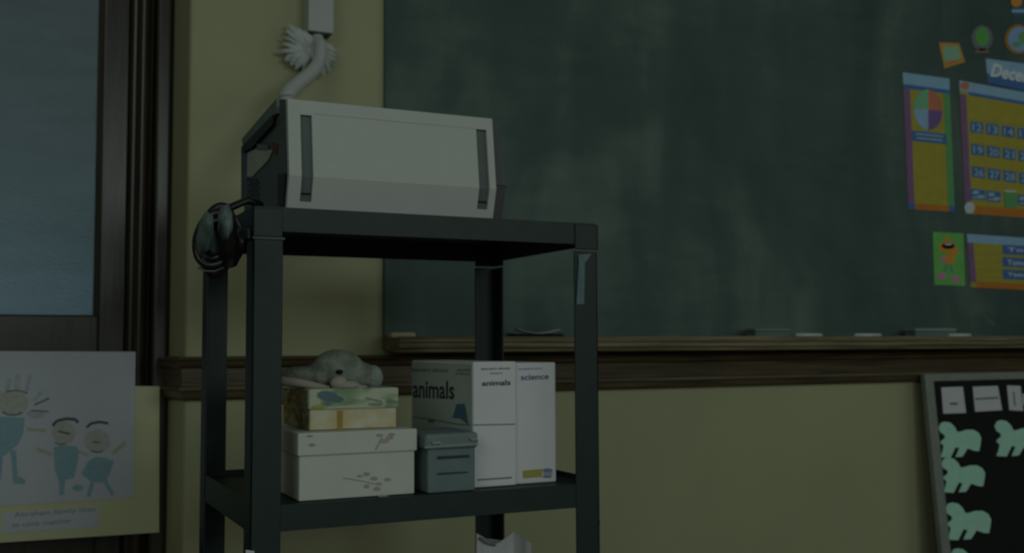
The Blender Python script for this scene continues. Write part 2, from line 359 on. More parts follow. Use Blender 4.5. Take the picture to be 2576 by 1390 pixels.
# calendar
q = [(2412, 202), (2640, 244), (2655, 553), (2428, 537)]
t = sheet('calendar', 'yellow pocket calendar chart with rows of blue number cards at right edge', 'calendar', q, yel)
marks('top_band', PB, [lerpq(q, 0, 0, 1, .075)], .0013, blue1, t); marks('top_band', PB, [lerpq(q, .1, .075, 1, .10)], .0014, blue2, t)
marks('side_band', PB, [lerpq(q, 0, .1, .07, .93)], .0013, pur, t); marks('bottom_band', PB, [lerpq(q, .1, .935, 1, 1)], .0013, orng, t)
marks('paper_tape', PB, [ell(2426, 216, 12, 10, 10)], .0016, redb, t, 'orange corner sticker'); marks('paper_tape', PB, [ell(2438, 522, 13, 15, 10)], .0016, whi, t, 'white corner sticker')
marks('pocket_line', PB, [stroke((2432, 300+k*58), (2645, 325+k*58), 2) for k in range(4)], .0014, mat('pocket_seam', D(70, 70, 40), .6), t, each=True)
rows = [('12', '13', '14', '15'), ('19', '20', '21', '22'), ('26', '27', '28', '29')]
for r_, row in enumerate(rows):
    for c_, s_ in enumerate(row):
        x0 = 2440+r_*2+c_*39.5; y0 = 305+r_*56.5+c_*5.4
        cq = [(x0, y0), (x0+32, y0+4.4), (x0+32.5, y0+31), (x0+.5, y0+26.6)]
        o = obj('number_card', MB().slab(PB, cq, .0014, .0022), blue2, t)
        lq = lerpq(cq, .14, .16, .88, .86)
        mb = MB(); letter(mb, s_, PB, [lq[3], lq[2], lq[1], lq[0]], .0026, True)
        me = obj('numeral', mb, navyw, t); me.parent = o
for c_, (x0, m_) in enumerate(((2442, blue2), (2481, blue2), (2559, blue2))):
    y0 = 474+c_*5+(c_ == 2)*5
    cq = [(x0, y0), (x0+35, y0+4.4), (x0+35, y0+30), (x0, y0+26)]
    o = obj('picture_card', MB().slab(PB, cq, .0014, .0022), m_, t)
    mk = marks('picture', PB, [ell(x0+11, y0+10, 9, 5, 10), ell(x0+24, y0+21, 10, 5, 10), lerpq(cq, .1, .75, .4, .9)], .0024, navyw, t, kind='stuff'); mk.parent = o
obj('pocket_card', MB().slab(PB, [(2524, 480), (2555, 484), (2557, 523), (2527, 521)], .0024, .0034), grn, t, label='green card in calendar pocket')
marks('card_edge', PB, [[(2524, 478), (2553, 480), (2553, 484), (2524, 482)]], .0036, whi, t)
# month header
q = [(2479, 147), (2660, 172), (2662, 247), (2484, 208)]
t = sheet('month_header', 'blue month header card with white script reading December above the calendar', 'sign', q, blue1)
marks('lower_band', PB, [lerpq(q, 0, .62, 1, 1)], .0013, blue2, t)
lettering('lettering', [('December', [(2490, 192), (2650, 222), (2650, 186), (2490, 158)])], PB, .0018, ink('header_white', (110, 116, 112)), t, True, .35)
# number / word chart below
q = [(2431, 588), (2640, 602), (2650, 733), (2442, 722)]
t = sheet('weekday_chart', 'small yellow chart with three blue label cards under the calendar', 'chart', q, yel)
marks('top_band', PB, [lerpq(q, 0, 0, 1, .16)], .0013, blue1, t); marks('side_band', PB, [lerpq(q, 0, .16, .07, .9)], .0013, pur, t)
marks('bottom_band', PB, [lerpq(q, .07, .88, 1, 1)], .0013, orng, t)
marks('ruled_line', PB, [stroke((2456, 638+k*19), (2518, 640+k*19.5), 2) for k in range(4)], .0014, mat('pocket_seam', D(70, 70, 40), .6), t, each=True)
for k, s_ in enumerate(('Today', 'Tomorrow', 'Yesterday')):
    y0 = 615+k*31; cq = [(2521, y0), (2630, y0+6), (2631, y0+30), (2522, y0+24)]
    o = obj('label_card', MB().slab(PB, cq, .0014, .0022), blue2, t)
    lq = lerpq(cq, .1, .25, .92, .8); mb = MB(); letter(mb, s_, PB, [lq[3], lq[2], lq[1], lq[0]], .0026, True)
    me = obj('lettering', mb, whi, t); me.parent = o
# green picture card: an abstract dancing shape
q = [(2346, 583), (2423, 587), (2427, 719), (2350, 716)]
t = sheet('green_picture_card', 'small bright green card with an orange dancing shape in a dark hat', 'card', q, ink('card_green', (48, 92, 42)))
orn2 = ink('card_orange', (98, 72, 20)); pink = ink('card_pink', (96, 62, 84))
marks('orange_shape', PB, [ell(2383, 622, 22, 15), stroke((2410, 630), (2384, 648), 10), ell(2388, 652, 13, 13)]+[ell(2382, 605, 7, 10)], .0014, orn2, t)
marks('hat', PB, [ell(2384, 618, 16, 8)], .0018, feltk, t); marks('hat_band', PB, [ell(2384, 614, 10, 2.5)], .0022, whi, t)
marks('leg', PB, [stroke((2383, 662), (2374, 682), 5), stroke((2389, 664), (2396, 686), 5)], .0014, ink('card_leg_teal', (38, 78, 60)), t, each=True)
marks('shoe', PB, [ell(2367, 694, 11, 8)], .0018, pink, t); marks('shoe', PB, [ell(2402, 701, 11, 8)], .0018, pink, t)
marks('hand', PB, [ell(2371, 652, 9, 5)], .0020, pink, t)
# orange square magnet, globe stickers, hanging card
q = [(2361, 107), (2412, 109), (2427, 156), (2375, 172)]
t = sheet('orange_square_card', 'tilted orange square card with pale green picture, highest left of the board cards', 'card', q, ink('card_amber', (88, 74, 30)))
marks('picture', PB, [[(2371, 117), (2410, 118), (2416, 148), (2375, 155)]], .0014, ink('card_mint', (62, 92, 74)), t)
marks('caption', PB, [stroke((2382, 160), (2408, 154), 4)], .0016, redb, t)
t = thing('globe_sticker', 'green globe sticker with purple rim and little stand', 'sticker', PB.at(2470, 132))
obj('rim', MB().slab(PB, ell(2470, 96, 27, 32, 24), 0, .0012), ink('rim_mauve', (50, 56, 60)), t)
marks('green_land', PB, [ell(2470, 93, 17, 23, 14)], .0014, ink('globe_green', (38, 84, 34)), t)
obj('stand', MB().slab(PB, [(2462, 122), (2478, 122), (2490, 133), (2450, 133)], 0, .0012), ink('stand_brown', (66, 54, 46)), t)
t = thing('earth_sticker', 'round blue and green earth sticker with orange rim at top right', 'sticker', PB.at(2560, 134))
obj('rim', MB().slab(PB, ell(2561, 99, 34, 37, 28), 0, .0012), ink('rim_orange', (74, 58, 22)), t)
marks('water', PB, [ell(2563, 99, 28, 31, 24)], .0014, ink('globe_blue', (58, 84, 102)), t)
marks('land', PB, [ell(2574, 95, 13, 16, 10), ell(2556, 112, 12, 7, 10)], .0018, ink('globe_land', (46, 78, 44)), t, each=True)
t = thing('hanging_card', 'small blue card with an orange blob at the top right corner of the board', 'card', PB.at(2562, 48))
obj('backing_sheet', MB().slab(PB, [(2540, -40), (2620, -30), (2620, 50), (2546, 46)], 0, .0012), ink('card_dusky', (26, 44, 50)), t)
marks('orange_blob', PB, [ell(2556, 4, 14, 14, 14)], .0014, orn2, t); marks('blue_stripe', PB, [rect(2544, 24, 2600, 32)], .0014, blue1, t)

# ------------------------------------------------------------------ child's drawing taped on the door
PD = YP(YD-.030)
t = thing('childs_drawing', 'crayon drawing of three blue figures with yellow backing, taped to the dark door', 'drawing', PD.at(150, 1390))
backm = mat('pale_yellow_card', (.62, .63, .40), .75, var=.03)
obj('backing_sheet', MB().slab(PD, [(-160, 966), (401, 971), (400, 1338), (-160, 1374)], 0, .0015), backm, t, label='pale yellow backing card')
drawp = mat('drawing_paper', (.58, .61, .68), .8, var=.03)
obj('drawing_sheet', MB().slab(PD, [(-150, 882), (341, 884), (334, 1250), (-150, 1281)], .0015, .0027), drawp, t, label='white drawing paper')
PO = .003
cb1 = mat('blue_crayon', (.24, .40, .50), .9, scale=140, stretch=(1, 1, 3), color2=(.34, .49, .57)); cskin = mat('skin_crayon', (.46, .47, .43), .9, scale=120, color2=(.54, .55, .53)); cblk = mat('black_crayon', (.10, .13, .12), .9); cgry = mat('grey_crayon', (.42, .46, .49), .9, scale=90, color2=(.54, .57, .62)); cor = mat('tan_crayon', (.47, .44, .34), .9, scale=120, color2=(.54, .53, .47))
marks('figure_clothes', PD, [[[(-30, 1045), (62, 1050), (58, 1092), (44, 1118), (10, 1145), (-30, 1150)], [(26, 1130), (40, 1132), (44, 1195), (64, 1206), (62, 1216), (34, 1214)], [(-20, 1140), (8, 1140), (2, 1205), (-20, 1212)]],
      [[(134, 1124), (160, 1118), (195, 1122), (197, 1150), (186, 1200), (164, 1206), (160, 1242), (150, 1246), (148, 1210), (138, 1180)]],
      [[(222, 1158), (240, 1148), (262, 1150), (286, 1158), (276, 1190), (262, 1214), (228, 1210), (204, 1190)], stroke((234, 1205), (222, 1248), 9), stroke((262, 1206), (284, 1244), 10)]], PO, cb1, t, 'blue crayon clothes', each=True)
marks('ball', PD, [ell(196, 1226, 14, 9, 10)], PO, cb1, t, 'blue crayon ball')
marks('face', PD, [ell(32, 1012, 40, 30, 18), ell(160, 1088, 30, 28, 16), ell(244, 1108, 32, 30, 16)], PO, cskin, t, each=True)
marks('arm', PD, [stroke((66, 1078), (115, 1082), 8), stroke((92, 1128), (132, 1142), 9), stroke((196, 1134), (222, 1144), 7), stroke((282, 1140), (316, 1112), 10)], PO, cor, t, each=True)
marks('hair', PD, [path_strokes([(132, 1070), (142, 1058), (166, 1052), (190, 1054), (196, 1062)], 7), path_strokes([(218, 1074), (228, 1064), (250, 1060), (272, 1064)], 6)], PO+.0007, cblk, t, 'black crayon hair', each=True)
marks('face_line', PD, [path_strokes([(14, 985), (34, 981), (52, 982), (70, 989)], 2.5), path_strokes([(5, 1035), (20, 1042), (40, 1043), (56, 1037)], 3), [stroke((78, 1032), (122, 1034), 2.5)], [stroke((86, 1018), (124, 1000), 3)],
      path_strokes([(138, 1112), (150, 1117), (164, 1114)], 2.5), path_strokes([(228, 1132), (244, 1137), (258, 1133)], 2.5), [stroke((146, 1084), (176, 1090), 4)], [stroke((232, 1110), (252, 1112), 3)]], PO+.0007, cblk, t, each=True)
marks('hair_streak', PD, [stroke((22, 952), (18, 982), 11), stroke((46, 942), (42, 978), 13), stroke((76, 942), (66, 984), 10), stroke((104, 985), (84, 1008), 8), stroke((-4, 982), (12, 996), 8), ell(90, 1040, 24, 12, 12)], PO-.0002, cgry, t, each=True)
capq = [(8, 1289), (249, 1272), (248, 1324), (8, 1340)]
obj('caption_strip', MB().slab(PD, capq, .0015, .0024), drawp, t, label='white caption strip')
lettering('caption_lettering', [('Abraham family likes', [(36, 1303), (240, 1288), (240, 1273), (36, 1287)]), ('to camp together', [(30, 1329), (180, 1316), (180, 1302), (30, 1314)])], PD, .0027, mat('faded_ink', (.24, .29, .29), .8), t)

# ------------------------------------------------------------------ leaning black felt board with teal horses
ztop = H-.093; PL = Plane((0, YW-.045, ztop), (0, -math.cos(.075), math.sin(.075)))
t = thing('felt_board', 'black felt board in grey frame leaning on the wall under the chalk tray', 'board', (PL.at(2600, 1390).x, YW-.06, 0))
down = Vector((0, -math.sin(.075), -math.cos(.075)))
a = PL.at(2322, 940); Lb = a.z/math.cos(.075)
def lp(x, s, o=0): return Vector((x, a.y, a.z)) + down*s + PL.n*o
# frame drifts slightly with its own tilt in the wall plane
til = .012
x0 = a.x; fwid = .037
def bar(p, q_, r_, s_, o0, o1): return MB().prism([v+PL.n*o0 for v in (p, q_, r_, s_)], PL.n*(o1-o0))
frm = mat('grey_aluminium_frame', (.26, .28, .26), .5, var=.1, scale=40)
obj('frame', bar(lp(x0, 0), lp(x0+fwid, 0), lp(x0+fwid+til, Lb), lp(x0+til, Lb), -.012, .006), frm, t, bevel=.002)
obj('frame', bar(lp(x0+fwid, 0), lp(4.0, 0), lp(4.0, .024), lp(x0+fwid, .024), -.012, .006), frm, t, bevel=.002)
obj('frame', bar(lp(4.0, 0), lp(4.035, 0), lp(4.035, Lb), lp(4.0, Lb), -.012, .006), frm, t, bevel=.002)
obj('felt_panel', bar(lp(x0+.02, .012), lp(4.01, .012), lp(4.01, Lb-.003), lp(x0+.02, Lb-.003), -.010, 0), mat('black_felt_panel', (.014, .016, .015), .95, bump=.3, bscale=300), t)
for qd, mk_, lb in (([(2367, 974), (2421, 972), (2429, 1038), (2372, 1040)], [stroke((2388, 1015), (2408, 1015), 5)], 'white picture card on the felt board, leftmost of the row'),
                ([(2446, 972), (2509, 970), (2520, 1031), (2452, 1035)], [stroke((2452, 1003), (2510, 1000), 4)], 'white picture card with a dark bar, middle of the felt board row'),
                ([(2532, 969), (2566, 970), (2573, 1033), (2538, 1031)], [stroke((2548, 985), (2552, 1020), 3)], 'narrow white card on the felt board, near the right edge of the photo'),
                ([(2571, 990), (2620, 990), (2624, 1020), (2573, 1018)], [stroke((2590, 1000), (2610, 1000), 3)], 'small white card cut by the right edge of the photo')):
    c = PL.at(qd[0][0]+20, qd[3][1]); tt = thing('picture_card', lb, 'card', c, 'cards on the felt board')
    obj('card', MB().slab(PL, qd, .0005, .0020), paperw, tt)
    marks('print', PL, mk_, .0022, mat('print_grey', (.12, .13, .13), .8), tt)
HO = [(0,.17),(.06,.03),(.16,0),(.28,.03),(.38,.14),(.44,.28),(.52,.27),(.66,.22),(.82,.22),(.94,.30),(1,.44),(.985,.62),(.955,.80),(.86,.80),(.68,.73),(.62,.85),(.56,.955),(.40,.97),(.44,.86),(.49,.72),(.40,.70),(.34,.84),(.28,.985),(.05,.97),(.10,.80),(.12,.66),(.04,.58),(.07,.52),(.15,.45),(.14,.36),(.05,.30)]
tealf = mat('teal_craft_foam', D(80, 115, 100), .8, var=.05, scale=30)
for (x, y_, wd, ht), lb in (((2359, 1060, 107, 92), 'teal foam horse, top one in the left column of the felt board'), ((2366, 1150, 110, 90), 'teal foam horse, second in the left column, touching the one above'),
      ((2376, 1263, 115, 96), 'teal foam horse, third in the left column of the felt board'), ((2500, 1056, 108, 93), 'teal foam horse at the right of the felt board, beside the top horse'), ((2390, 1378, 112, 92), 'teal foam horse mostly below the bottom edge of the photo')):
    P = [(x+wd*u_, y_+ht*v_) for u_, v_ in HO]
    o = obj('foam_horse', MB().slab(PL, P, .0005, .0035), tealf, origin=PL.at(x+wd/2, y_+ht)); tag(o, lb, 'horse cutout', 'foam horses on the felt board')

# ------------------------------------------------------------------ AV cart
W, DP = .61, .433; ZC = H+.2188; A = .038; ZS = H-.243; Bq = .040; ZL = .14
cart = thing('cart', 'dark grey-green metal cart on casters with top and middle shelf, before the chalkboard', 'cart', (W/2, DP/2, 0))
def tray_shelf(name, zt, h, lip=0.0, top_th=.003):
    t_ = .0035
    mb = MB().box((0, 0, zt-top_th-lip), (W, DP, zt-lip))
    mb.box((0, -.001, zt-h), (W, t_, zt-lip*.0)).box((0, DP-t_, zt-h), (W, DP, zt)).box((-.001, 0, zt-h), (t_, DP, zt)).box((W-t_, 0, zt-h), (W, DP, zt))
    return obj(name, mb, cartm, cart)
tray_shelf('top_shelf', ZC, A)
# middle tray: low lip round back and sides
mb = MB().box((0, 0, ZS-.004), (W, DP, ZS)).box((0, -.001, ZS-Bq), (W, .004, ZS+.0005))
mb.box((0, DP-.004, ZS-Bq), (W, DP, ZS+.010)).box((-.001, 0, ZS-Bq), (.004, DP, ZS+.008)).box((W-.004, 0, ZS-Bq), (W, DP, ZS+.008))
obj('middle_shelf', mb, cartm, cart)
tray_shelf('bottom_shelf', ZL+.04, .04)
L_ = .047; Tn = .004
def leg(x, y, sx, sy, top, bottom):
    mb = MB()
    X0, X1 = sorted((x, x+sx*L_)); Y0, Y1 = sorted((y, y+sy*L_))
    mb.box((X0, min(y, y+sy*Tn), bottom), (X1, max(y, y+sy*Tn), top)); mb.box((min(x, x+sx*Tn), Y0, bottom), (max(x, x+sx*Tn), Y1, top))
    return mb
e_ = .0025
for x, y_, sx, sy in ((-e_, -e_, 1, 1), (W+e_, -e_, -1, 1), (-e_, DP+e_, 1, -1), (W+e_, DP+e_, -1, -1)):
    lg = obj('leg', leg(x, y_, sx, sy, H+.1675, .10), cartm, cart, bevel=.0015)
    sl = obj('corner_sleeve', leg(x-sx*.0015, y_-sy*.0015, sx, sy, ZC-.002, H+.171), cartm, cart, bevel=.0015)
    c = obj('caster', MB().tube([(x+sx*.02-.012, y_+sy*.02, .04), (x+sx*.02+.012, y_+sy*.02, .04)], .04, 20).box((x+sx*.02-.015, y_+sy*.02-.012, .06), (x+sx*.02+.015, y_+sy*.02+.012, .105)), blackm, cart)
# scuffed strip of pale tape hanging on the right front leg, knob, left clip
taper = mat('pale_blue_tape', (.13, .20, .215), .6, var=.2, scale=60)
PF = YP(-e_-.0016)
obj('tape_strip', MB().slab(PF, [(1454, 640), (1488, 638), (1478, 652), (1471, 660), (1469, 765), (1450, 765), (1453, 700), (1456, 656)], 0, .0008), taper, cart, label='scuffed pale blue tape strip')
obj('leg_tag', MB().slab(PF, [(618, 1382), (640, 1385), (640, 1400), (618, 1398)], 0, .0006), paperw, cart, label='small white tag on the leg')
kp = YP(.01).at(1503, 1313)
obj('knob', MB().tube([(W+e_, .012, kp.z), (W+e_+.006, .012, kp.z)], .006, 12), mat('grey_metal_knob', (.2, .2, .2), .4), cart, label='small grey bolt head')
cl = XP(-e_-.001)
obj('clip', MB().slab(cl, [(614, 575), (629, 574), (630, 600), (615, 600)], 0, .004), mat('pale_clip', (.14, .17, .16), .6), cart, bevel=.001, label='small pale clip')
obj('sleeve_joint', MB().box((-e_-.0005, -e_-.0005, H+.1675), (L_, 0, H+.171)).box((W-L_, -e_-.0005, H+.1675), (W+e_+.0005, 0, H+.171)), darkp, cart)

# ------------------------------------------------------------------ boxy electronic case on the top
YF = .03; PF0 = YP(YF)
xl = PF0.at(722, 400).x; xr = PF0.at(1238, 290).x
z1 = PF0.at(722, 248).z; zf = YP(YF-.016).at(722, 440).z; z0 = ZC
case = thing('equipment_case', 'pale grey boxy machine with two vertical dark slots and dark sides, on the cart top', 'machine', ((xl+xr)/2, .17, ZC))
yfold = YF-.016
def fr_y(z): return (YF+(yfold-YF)*(z1-z)/(z1-zf)) if z > zf else (yfold+(YF-yfold)*(zf-z)/(zf-z0))
sx0, sx1 = PF0.at(754, 300).x, PF0.at(783, 300).x; tx0, tx1 = PF0.at(1196, 330).x, PF0.at(1222, 330).x
zsl1, zsl0 = PF0.at(768, 290).z, PF0.at(768, 508).z; ztl1, ztl0 = PF0.at(1209, 326).z, PF0.at(1209, 527).z
# front shell from strips, leaving the two slots open
def strip(xa, xb_, za, zb, dep=.0):
    zz = sorted({za, zb} | ({zf} if za < zf < zb else set())); mb = MB()
    V = []
    for z_ in zz: V += [(xa, fr_y(z_)+dep, z_), (xb_, fr_y(z_)+dep, z_), (xb_, fr_y(z_)+dep+.012, z_), (xa, fr_y(z_)+dep+.012, z_)]
    Fc = [(0, 1, 2, 3), tuple(4*(len(zz)-1)+i for i in (3, 2, 1, 0))]
    for i in range(len(zz)-1):
        for j in range(4): Fc.append((4*i+j, 4*i+(j+1) % 4, 4*i+4+(j+1) % 4, 4*i+4+j))
    return mb.add(V, Fc)
def merge(*mbs):
    o = MB()
    for m2 in mbs: o.add(m2.v, m2.f)
    return o
zsm0 = min(zsl0, ztl0); 
obj('front_panel', merge(strip(xl, sx0, z0, z1), strip(sx0, sx1, zsl1, z1), strip(sx0, sx1, z0, zsl0), strip(sx1, tx0, z0, z1), strip(tx0, tx1, ztl1, z1), strip(tx0, tx1, z0, ztl0), strip(tx1, xr, z0, z1)), casem, case, label='pale grey front panel')
slotm = mat('slot_grey', (.13, .155, .15), .6)
obj('slot', strip(sx0, sx1, zsl0, zsl1, .006), slotm, case, label='dark recessed slot'); obj('slot', strip(tx0, tx1, ztl0, ztl1, .006), slotm, case, label='dark recessed slot')
obj('slot_catch', strip(sx0+.002, sx1-.002, zsl0+.012, zsl0+.014, .003), blackm, case); obj('slot_catch', strip(tx0+.002, tx1-.002, ztl0+.012, ztl0+.014, .003), blackm, case)
zl1 = PF0.at(760, 283).z
obj('seam', merge(strip(sx1+.004, tx0, zl1-.0012, zl1-.0004, -.0006)), mat('seam_grey', (.42, .42, .40), .6), case)
# dark housing: profile in YZ
XS = xl+.003; PS = XP(XS)
pr = [PS.at(700, 247), PS.at(616, 350), PS.at(616, 500)]
yb = pr[1].y; ztb = pr[1].z
ytop = YF+.010
prf = [(ytop, z0), (YF-.002, zf), (ytop, z1+.0005), (pr[0].y, z1+.0005), (yb, ztb), (yb, z0)]
obj('housing', MB().prism([(XS, a_, b_) for a_, b_ in prf], (.002+xr-XS, 0, 0)), darkp, case)
# flared collar seen beyond the right edge
yc = YF+.03; xq1, xq2, xq3 = YP(yc).at(1248, 300).x, YP(yc).at(1276, 465).x, YP(yc).at(1268, 530).x
zq = YP(yc).at(1276, 467).z
obj('side_flange', MB().prism([(xr, yc, zq), (xq2, yc, zq), (xq1+.004, yc, z1-.002), (xr, yc, z1-.002)], (0, .12, 0)), darkp, case, label='dark flared side flange')
obj('side_foot', MB().prism([(xr, yc, z0), (xq3-.006, yc, z0), (xq2-.002, yc, zq-.001), (xr, yc, zq-.001)], (0, .12, 0)), blackm, case)
# left side details
def side(name, pxs, o0, o1, m_, lb=None): return obj(name, MB().slab(PS, pxs, o0, o1), m_, case, label=lb)
side('top_rib', [(704, 248), (704, 285), (620, 372), (616, 350)], .0005, .006, mat('side_rib_grey', (.15, .20, .19), .55))
side('painted_gap_shade', [(697, 288), (697, 312), (664, 348), (640, 374), (617, 384), (616, 370)], .0062, .0068, blackm)  # flat black strip, shade of a recess put into its colour
side('pale_side_patch', [(625, 384), (652, 372), (688, 378), (676, 404), (636, 445), (624, 444)], .0008, .002, mat('pale_side_patch', (.42, .46, .42), .6), 'pale patch on the left side')  # flat pale patch laid on the side, lighter than the housing
side('latch', [(652, 362), (676, 364), (678, 376), (652, 376)], .002, .004, mat('latch_teal', (.13, .17, .17), .5))
side('red_label', [(686, 358), (700, 362), (699, 388), (686, 384)], .0008, .0016, mat('dull_red', (.12, .05, .035), .7), 'dull red label')
side('side_post', [(612, 372), (622, 372), (622, 512), (612, 512)], .0005, .004, mat('side_post_blue_grey', (.08, .11, .13), .5))
side('side_post', [(707, 250), (722, 250), (722, 436), (712, 436)], .0004, .003, darkp)
side('lower_slot', [(705, 438), (722, 438), (720, 515), (704, 515)], .0004, .004, blackm)
vent = MB()
for r_ in range(9):
    for c_ in range(3):
        px_ = 629+c_*9+(r_ % 2)*4; py_ = 452+r_*7
        vent.slab(PS, [(px_-3.4, py_), (px_, py_-3), (px_+3.4, py_), (px_, py_+3)], .0004, .0012)
obj('vent_mesh', vent, blackm, case, kind='stuff')

# ------------------------------------------------------------------ coil of black cable on the left of the cart top
PN = XP(-.022); PFa = XP(-.085)
nn, ff = PN.at(603, 600), PFa.at(492, 606)
cc = (nn+ff)/2; ax = (ff-nn)/2; rz = (XP(cc.x).at(548, 512).z-XP(cc.x).at(548, 684).z)/2
coil = thing('cable_coil', 'coil of black cable with pale patches hanging off the left end of the cart top', 'cable', (cc.x, cc.y, cc.z-rz))
cabm = mat('black_cable', (.010, .011, .012), .35, var=.2, spec=.6)
axn = ax.normalized(); across = axn.cross(Vector((0, 0, 1))).normalized()
rnd = random.Random(3)
for k in range(14):
    ph = rnd.uniform(-3, 3); s1 = rnd.uniform(.60, .96); s2 = rnd.uniform(.55, .93); oc = rnd.uniform(-.012, .012); pts = []
    for i in range(32):
        a_ = 2*math.pi*i/32
        pts.append(cc + ax*(s1*math.cos(a_)-.12*math.sin(a_)) + across*(oc+.006*math.sin(2*a_+ph)) + Vector((0, 0, rz*s2*math.sin(a_)+.10*rz*math.cos(a_+ph)*.5)))
    obj('cable_loop', MB().tube(pts, .0055+.001*(k % 3), 8, closed=True), cabm, coil)
patchm = mat('pale_patch_grey', (.12, .17, .165), .4, var=.25, scale=60)
def blob(name, px_, py_, X, ry_, rz_, tilt, m_, thick):
    c = XP(X).at(px_, py_); mb = MB().ball((0, 0, 0), (thick, ry_, rz_), 3, .25)
    R_ = Matrix.Rotation(math.radians(tilt), 3, 'X'); mb.v = [R_ @ v + c for v in mb.v]
    return obj(name, mb, m_, coil)
blob('pale_patch', 516, 588, -.095, .040, .018, -38, patchm, .010); blob('pale_patch', 567, 558, -.066, .020, .026, -12, patchm, .010)  # pale blobs lying over the black loops
blob('cable_core', 566, 600, cc.x+.010, .115, rz*.80, 8, blackm, .014)
obj('cable_tail', MB().tube([cc+Vector((0, .0, rz*.75)), cc+Vector((.02, .01, rz*.98)), Vector((-.006, cc.y+.02, ZC+.012)), Vector((.02, cc.y+.04, ZC+.009)), Vector((.05, .38, ZC+.008)), Vector((.10, .40, ZC+.008))], .006, 8), cabm, coil)
PX = Plane(cc-across*.016 if across.x > 0 else cc+across*.016, across)
obj('pale_streak', MB().tube([PX.at(498, 672), PX.at(515, 681), PX.at(540, 682), PX.at(565, 672)], .0018, 8), mat('streak_grey', (.14, .15, .17), .4), coil)  # thin grey streak low on the coil

# ------------------------------------------------------------------ raceway, pipe and paper rosette on the wall
YR = YW-.05
xa, xb2 = YP(YR).at(776, 40).x, YP(YR).at(840, 40).x; zbr = YP(YR).at(806, 80).z
race = thing('cable_raceway', 'white rectangular cable raceway running down the cream wall, left of the chalkboard', 'raceway', ((xa+xb2)/2, YW, zbr))
obj('channel_cover', MB().box((xa, YR, zbr), (xb2, YW-.001, CEIL-.002)), whitep, race, bevel=.003)
obj('channel_mouth', MB().box((xa+.005, YR+.004, zbr-.004), (xb2-.005, YW-.004, zbr+.01)), blackm, race)
PP = YP(YW-.060)
ctl = [(806, 66, .034), (807, 92, .026), (808, 118, .004), (801, 155, -.004), (782, 183, -.02), (758, 205, -.035), (730, 228, -.05), (704, 256, -.07), (690, 300, -.1)]
pts = [PP.at(x, y_)+Vector((0, o_, 0)) for x, y_, o_ in ctl]
def smooth_path(p, n=5):
    out = []
    for i in range(len(p)-1):
        a_, b_, c_, d_ = p[max(i-1, 0)], p[i], p[i+1], p[min(i+2, len(p)-1)]
        for k_ in range(n):
            t_ = k_/n; out.append(.5*((2*b_)+(c_-a_)*t_+(2*a_-5*b_+4*c_-d_)*t_*t_+(3*b_-a_-3*c_+d_)*t_**3))
    return out+[p[-1]]
pts += [Vector((xl+.05, yb+.09, ZC+.07)), Vector((xl+.07, yb+.05, ZC+.045)), Vector((xl+.08, yb-.002, ZC+.045))]
sp = smooth_path(pts)
N_ = len(sp); o = obj('cable_sleeve', MB().tube(sp, [.0145+.0045*min(1, max(0, (i/N_-.1)/.5)) for i in range(N_)], 14, up=(0.1, 1, 0.1)), whitep, origin=pts[-1])
tag(o, 'bent white cable sleeve curving from the raceway down behind the pale machine', 'cable')
ros = thing('paper_rosette', 'ruffled white paper rosette with spiky strips, behind the bent cable sleeve', 'decoration', YP(YW-.02).at(775, 190))
PR = YP(YW-.02); c0 = PR.at(776, 130)
rm = mat('rosette_paper', (.56, .60, .60), .75, var=.08, scale=60)
spec_ = [(-172, 66, 15), (-160, 74, 9), (-150, 62, 9), (-140, 72, 20), (-128, 80, 15), (-118, 60, 16), (172, 76, 12), (163, 58, 22), (152, 66, 20), (140, 62, 20), (128, 60, 14),
         (-35, 50, 20), (-20, 62, 18), (-8, 70, 14), (2, 72, 9), (12, 70, 12), (22, 66, 7), (31, 70, 7), (43, 68, 20), (56, 70, 20), (70, 62, 12), (105, 55, 14), (-100, 52, 14), (-60, 50, 14)]
s_ = (PR.at(786, 130)-c0).length/10
for k, (an, ln, wd) in enumerate(spec_):
    a_ = math.radians(an); d_ = Vector((math.cos(a_), 0, -math.sin(a_))); n_ = Vector((math.sin(a_), 0, math.cos(a_)))
    V = []; tw = rnd.uniform(-.7, .7)
    for i in range(7):
        u_ = i/6; wv = wd*s_*.52*(.45+.75*math.sin(math.pi*min(1, u_*.8+.15))) * (1.0 if i < 6 else .7)
        side_ = (n_*math.cos(tw*u_)+Vector((0, -1, 0))*math.sin(tw*u_))
        ctr = c0 + d_*(ln*s_*u_) + Vector((0, -.004-.016*math.sin(math.pi*u_)-.0006*k % .004, 0)) + n_*(.003*math.sin(4*u_+k))
        V += [ctr+side_*wv, ctr+Vector((0, -.004, 0)), ctr-side_*wv]
    top = [v+Vector((0, -.0008, 0)) for v in V]; Fc = []
    for i in range(6):
        for j in range(2):
            q_ = (3*i+j, 3*i+j+1, 3*i+4+j, 3*i+3+j); Fc.append(q_); Fc.append(tuple(21+z_ for z_ in q_[::-1]))
        Fc += [(3*i, 3*i+3, 24+3*i, 21+3*i), (3*i+2, 23+3*i, 26+3*i, 3*i+5)]
    Fc += [(18, 19, 40, 39), (19, 20, 41, 40), (0, 21, 22, 1), (1, 22, 23, 2)]
    obj('paper_strip', MB().add(V+top, Fc), rm, ros)
obj('core', MB().ball(c0+Vector((0, -.006, 0)), (.014, .010, .014), 2), rm, ros)

# ------------------------------------------------------------------ things on the middle shelf
G = .001
